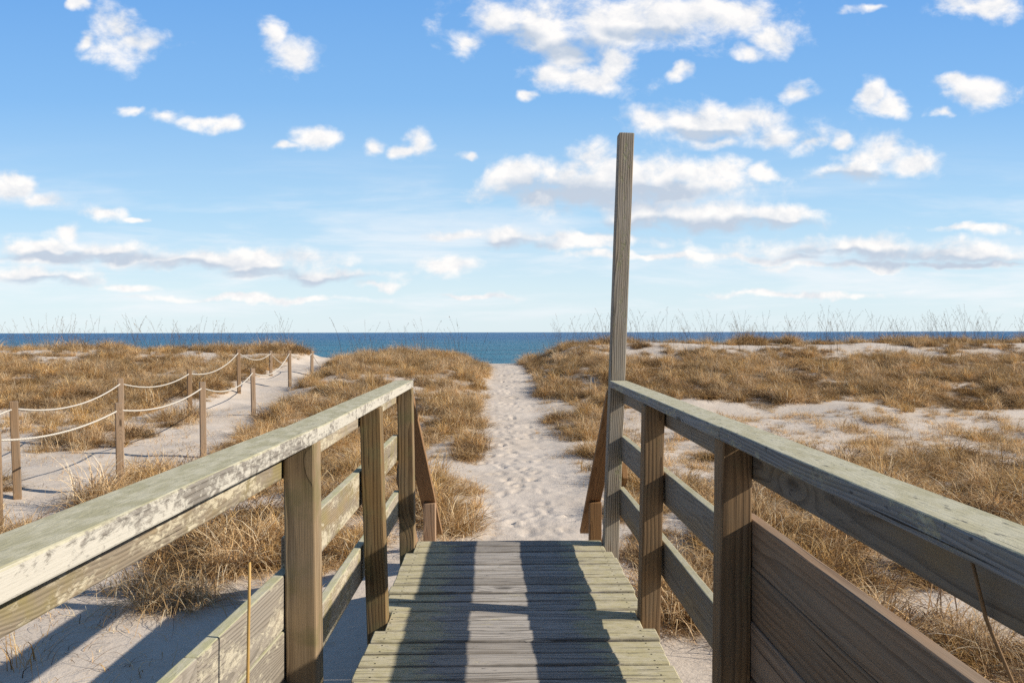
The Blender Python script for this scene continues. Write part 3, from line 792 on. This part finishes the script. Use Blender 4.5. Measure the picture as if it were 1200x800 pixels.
reed('reed_stalk', [(.798 + .28 * min(1.062 - z, .112) + .46 * max(0, .95 - z), 1.275 + .03 * (1.06 - z), z) for z in np.linspace(-.56, 1.062, 16)], .0048, .0034, stalk_mat('brown reed', (.30, .19, .10), (.22, .14, .07)),
     'thin brown reed stalk leaning in under the right handrail')

# ------------------------------------------------------------------ camera
cd = bpy.data.cameras.new('camera'); cam = bpy.data.objects.new('camera', cd); COL.objects.link(cam); scene.camera = cam
H = 1.444; p = R(2.0); yaw = math.atan2(15 * math.cos(p), 900)
Fw = Vector((math.sin(yaw) * math.cos(p), math.cos(yaw) * math.cos(p), -math.sin(p))); Rt = Vector((math.cos(yaw), -math.sin(yaw), 0)); Up = Rt.cross(Fw)
ro = R(.11); R2 = Rt * math.cos(ro) - Up * math.sin(ro); U2 = Up * math.cos(ro) + Rt * math.sin(ro)
Mx = Matrix((R2, U2, -Fw)).transposed().to_4x4(); Mx.translation = (0, 0, H); cam.matrix_world = Mx
cd.sensor_fit = 'HORIZONTAL'; cd.sensor_width = 36; cd.lens = 27.0; cd.shift_y = 20.6 / 1200
cd.clip_start = .05; cd.clip_end = 60000

# ------------------------------------------------------------------ light
EL, AZ = R(29.3), R(100.2)
sd = Vector((math.sin(AZ) * math.cos(EL), math.cos(AZ) * math.cos(EL), math.sin(EL)))
sl = bpy.data.lights.new('sun', 'SUN'); so = bpy.data.objects.new('sun', sl); COL.objects.link(so)
sl.energy = 5.0; sl.angle = R(.5); sl.color = (1, .90, .76)
so.rotation_euler = (-sd).to_track_quat('-Z', 'Y').to_euler(); so.location = (20, -5, 15)

world = bpy.data.worlds.new('World'); scene.world = world; world.use_nodes = True
nt = NT(world.node_tree); world.node_tree.nodes.clear()
wo = nt.n('ShaderNodeOutputWorld'); bg = nt.n('ShaderNodeBackground'); nt.t.links.new(bg.outputs[0], wo.inputs[0])
sky = nt.n('ShaderNodeTexSky'); sky.sky_type = 'NISHITA'; sky.sun_disc = False; sky.sun_elevation = EL; sky.sun_rotation = AZ
sky.altitude = 0; sky.air_density = 1.0; sky.dust_density = .3; sky.ozone_density = 1.2
d = nt.n('ShaderNodeTexCoord').outputs['Generated']
dx, dy, dz = nt.xyz(d)[:3]
dyc = nt.math('MAXIMUM', dy, .12)
u = nt.math('DIVIDE', dx, dyc); v = nt.math('DIVIDE', dz, dyc)
uv = nt.comb(u, v, 0.)
def pix(x, y):
    """direction of a cloud seen in the photograph, as slopes against the walk's axis"""
    q = R2 * ((x - 600) / 900) + U2 * ((420.6 - y) / 900) + Fw
    return q.x / q.y, q.z / q.y
CL = [(148,50,50,20),(1035,186,62,18),(1145,108,44,18),(690,92,64,14),(75,300,90,9),(380,322,110,9),(728,216,165,38),(735,22,190,36),(835,254,125,20),(830,145,105,24),(680,282,120,9),(1020,292,190,12),(230,305,190,13),(690,90,70,20),(130,35,28,24),(163,56,33,24),(100,47,15,10),(92,3,16,9),(325,40,22,22),(346,64,28,25),(150,132,16,8),(190,135,28,12),(235,142,30,10),(262,143,18,11),
 (375,162,31,17),(335,172,16,6),(490,168,22,17),(470,176,16,9),(438,172,16,10),(545,184,12,6),(14,220,28,17),(45,238,28,12),(122,250,32,11),(160,260,18,5),(77,273,23,11),
 (55,290,58,11),(130,295,55,12),(225,303,55,13),(300,312,55,12),(370,322,55,11),(440,334,40,6),(50,322,70,12),(155,336,32,6),
 (530,278,50,8),(590,281,55,12),(655,287,52,10),(530,310,38,10),
 (545,52,28,17),(575,22,40,28),(640,32,62,36),(715,25,62,32),(790,20,60,30),(860,22,58,28),(905,42,32,22),(880,60,24,10),(665,68,32,18),
 (640,86,36,18),(690,95,58,16),(720,80,26,18),(801,83,16,9),(617,113,10,8),
 (765,140,28,22),(815,142,42,22),(870,140,40,18),(905,165,60,18),(945,171,22,11),(835,168,36,10),
 (936,107,20,13),(1022,110,20,19),(1045,122,26,15),(1122,96,20,11),(1148,110,42,23),(1101,133,14,9),
 (1040,178,42,22),(1000,202,46,14),(1070,190,34,16),(985,165,18,9),(1148,6,48,20),(1010,10,22,6),
 (608,206,42,22),(655,205,52,28),(720,196,64,30),(790,200,78,27),(850,198,36,16),(897,202,24,12),(660,228,80,16),
 (755,250,66,22),(830,250,88,19),(905,252,66,15),
 (690,287,60,9),(760,300,110,6),(1000,288,95,13),(1095,298,130,13),(900,303,110,7),(1145,269,75,7),(1020,312,180,6),(930,345,110,5),(1120,312,110,5),(560,345,60,4),(300,350,150,5)]
nco = nt.comb(u, nt.math('MULTIPLY', v, 1.35), .3)
wn = nt.noise(nco, 16., 3, .55, out=1)
wuv = nt.vec('MULTIPLY_ADD', nt.vec('SUBTRACT', wn, (.5, .5, .5)), (.070, .036, 0), uv)
acc = None
for (x, y, rx, ry) in CL:
    cu, cv = pix(x, y); iu, iv = 900 / rx, 900 / ry
    l = nt.vec('LENGTH', nt.vec('MULTIPLY_ADD', wuv, (iu, iv, 0), (-cu * iu, -cv * iv, 0)), out=1)
    acc = l if acc is None else nt.math('SMOOTH_MIN', acc, l, .22)
n1 = nt.noise(nco, 17., 9, .60, .2)
field = nt.math('ADD', nt.math('MULTIPLY', nt.math('SUBTRACT', 1.12, acc), 1.3), nt.math('MULTIPLY', nt.math('SUBTRACT', n1, .5), 3.3))
dens = nt.ss(-.12, 1.15, field)
dens = nt.math('MULTIPLY', dens, nt.ss(2.3, 1.2, acc))
dens = nt.math('MULTIPLY', dens, nt.ss(-.005, .02, dy))
# thin high veil, streaked along the horizon
veil = nt.noise(nt.comb(nt.math('MULTIPLY', u, 2.2), nt.math('MULTIPLY', v, 16.), 3.7), 1.6, 5, .6, .3)
veil = nt.math('MULTIPLY', nt.math('MULTIPLY', nt.ss(.42, .74, veil), nt.ss(.26, .08, v)), nt.math('MULTIPLY', nt.ss(.0, .03, v), .72))
# grey undersides: light comes from the right and above
n2 = nt.noise(nt.vec('ADD', nco, (.010, .016, 0)), 17., 5, .58, .2)
lit = nt.math('ADD', .80, nt.math('MULTIPLY', nt.math('SUBTRACT', n1, n2), 2.0))
SH = [(640,228,75,15),(700,232,95,17),(770,224,60,11),(760,266,75,10),(840,268,95,10),(905,264,60,7),(670,58,60,12),(600,45,30,10),(760,40,50,9),(1000,300,95,7),(1090,308,120,8),(590,289,50,6),(1010,210,50,6),(820,157,40,6),(130,303,50,6),(220,312,55,6),(300,321,50,6),(370,329,50,6),(60,298,50,5),(60,330,60,6)]
sh = None
for (x, y, rx, ry) in SH:
    cu, cv = pix(x, y); iu, iv = 900 / rx, 900 / ry
    l = nt.vec('LENGTH', nt.vec('MULTIPLY_ADD', wuv, (iu, iv, 0), (-cu * iu, -cv * iv, 0)), out=1)
    sh = l if sh is None else nt.math('SMOOTH_MIN', sh, l, .2)
shf = nt.ss(1.6, .45, nt.math('ADD', sh, nt.math('MULTIPLY', nt.math('SUBTRACT', n2, .5), 1.2)))
lit = nt.math('SUBTRACT', lit, nt.math('MULTIPLY', shf, .95), clamp=True)
CW = 8.0
ccol = nt.mix(lit, (CW * .55, CW * .625, CW * .735), (CW * 1.03, CW * 1.0, CW * .97))
# the clear sky: the physical sky, drawn towards the clean azure of a cold dry day
grad = nt.ramp(nt.math('DIVIDE', v, 1.6), [(0, (.62, .735, .80)), (.036, (.57, .715, .80)), (.096, (.38, .60, .80)), (.186, (.20, .435, .77)), (.30, (.115, .325, .72)), (.5, (.085, .20, .42)), (1, (.075, .135, .25))])
skyc = nt.mix(.85, sky.outputs[0], nt.vec('SCALE', grad, None))
skyc.node.inputs[7].links[0].from_node.inputs['Scale'].default_value = 9.6
fin = nt.mix(veil, skyc, (CW * .93, CW * .95, CW * .98))
fin = nt.mix(nt.math('MULTIPLY', dens, .96), fin, ccol)
nt.set(bg.inputs[0], fin); bg.inputs[1].default_value = .10
world.cycles.sampling_method = 'MANUAL'; world.cycles.sample_map_resolution = 512

# ------------------------------------------------------------------ render settings
vs = scene.view_settings; vs.view_transform = 'Standard'; vs.look = 'None'; vs.exposure = .35; vs.gamma = 1
cy = scene.cycles
cy.max_bounces = 5; cy.diffuse_bounces = 3; cy.glossy_bounces = 2; cy.transmission_bounces = 2; cy.transparent_max_bounces = 4
cy.use_denoising = False
cy.caustics_reflective = False; cy.caustics_refractive = False
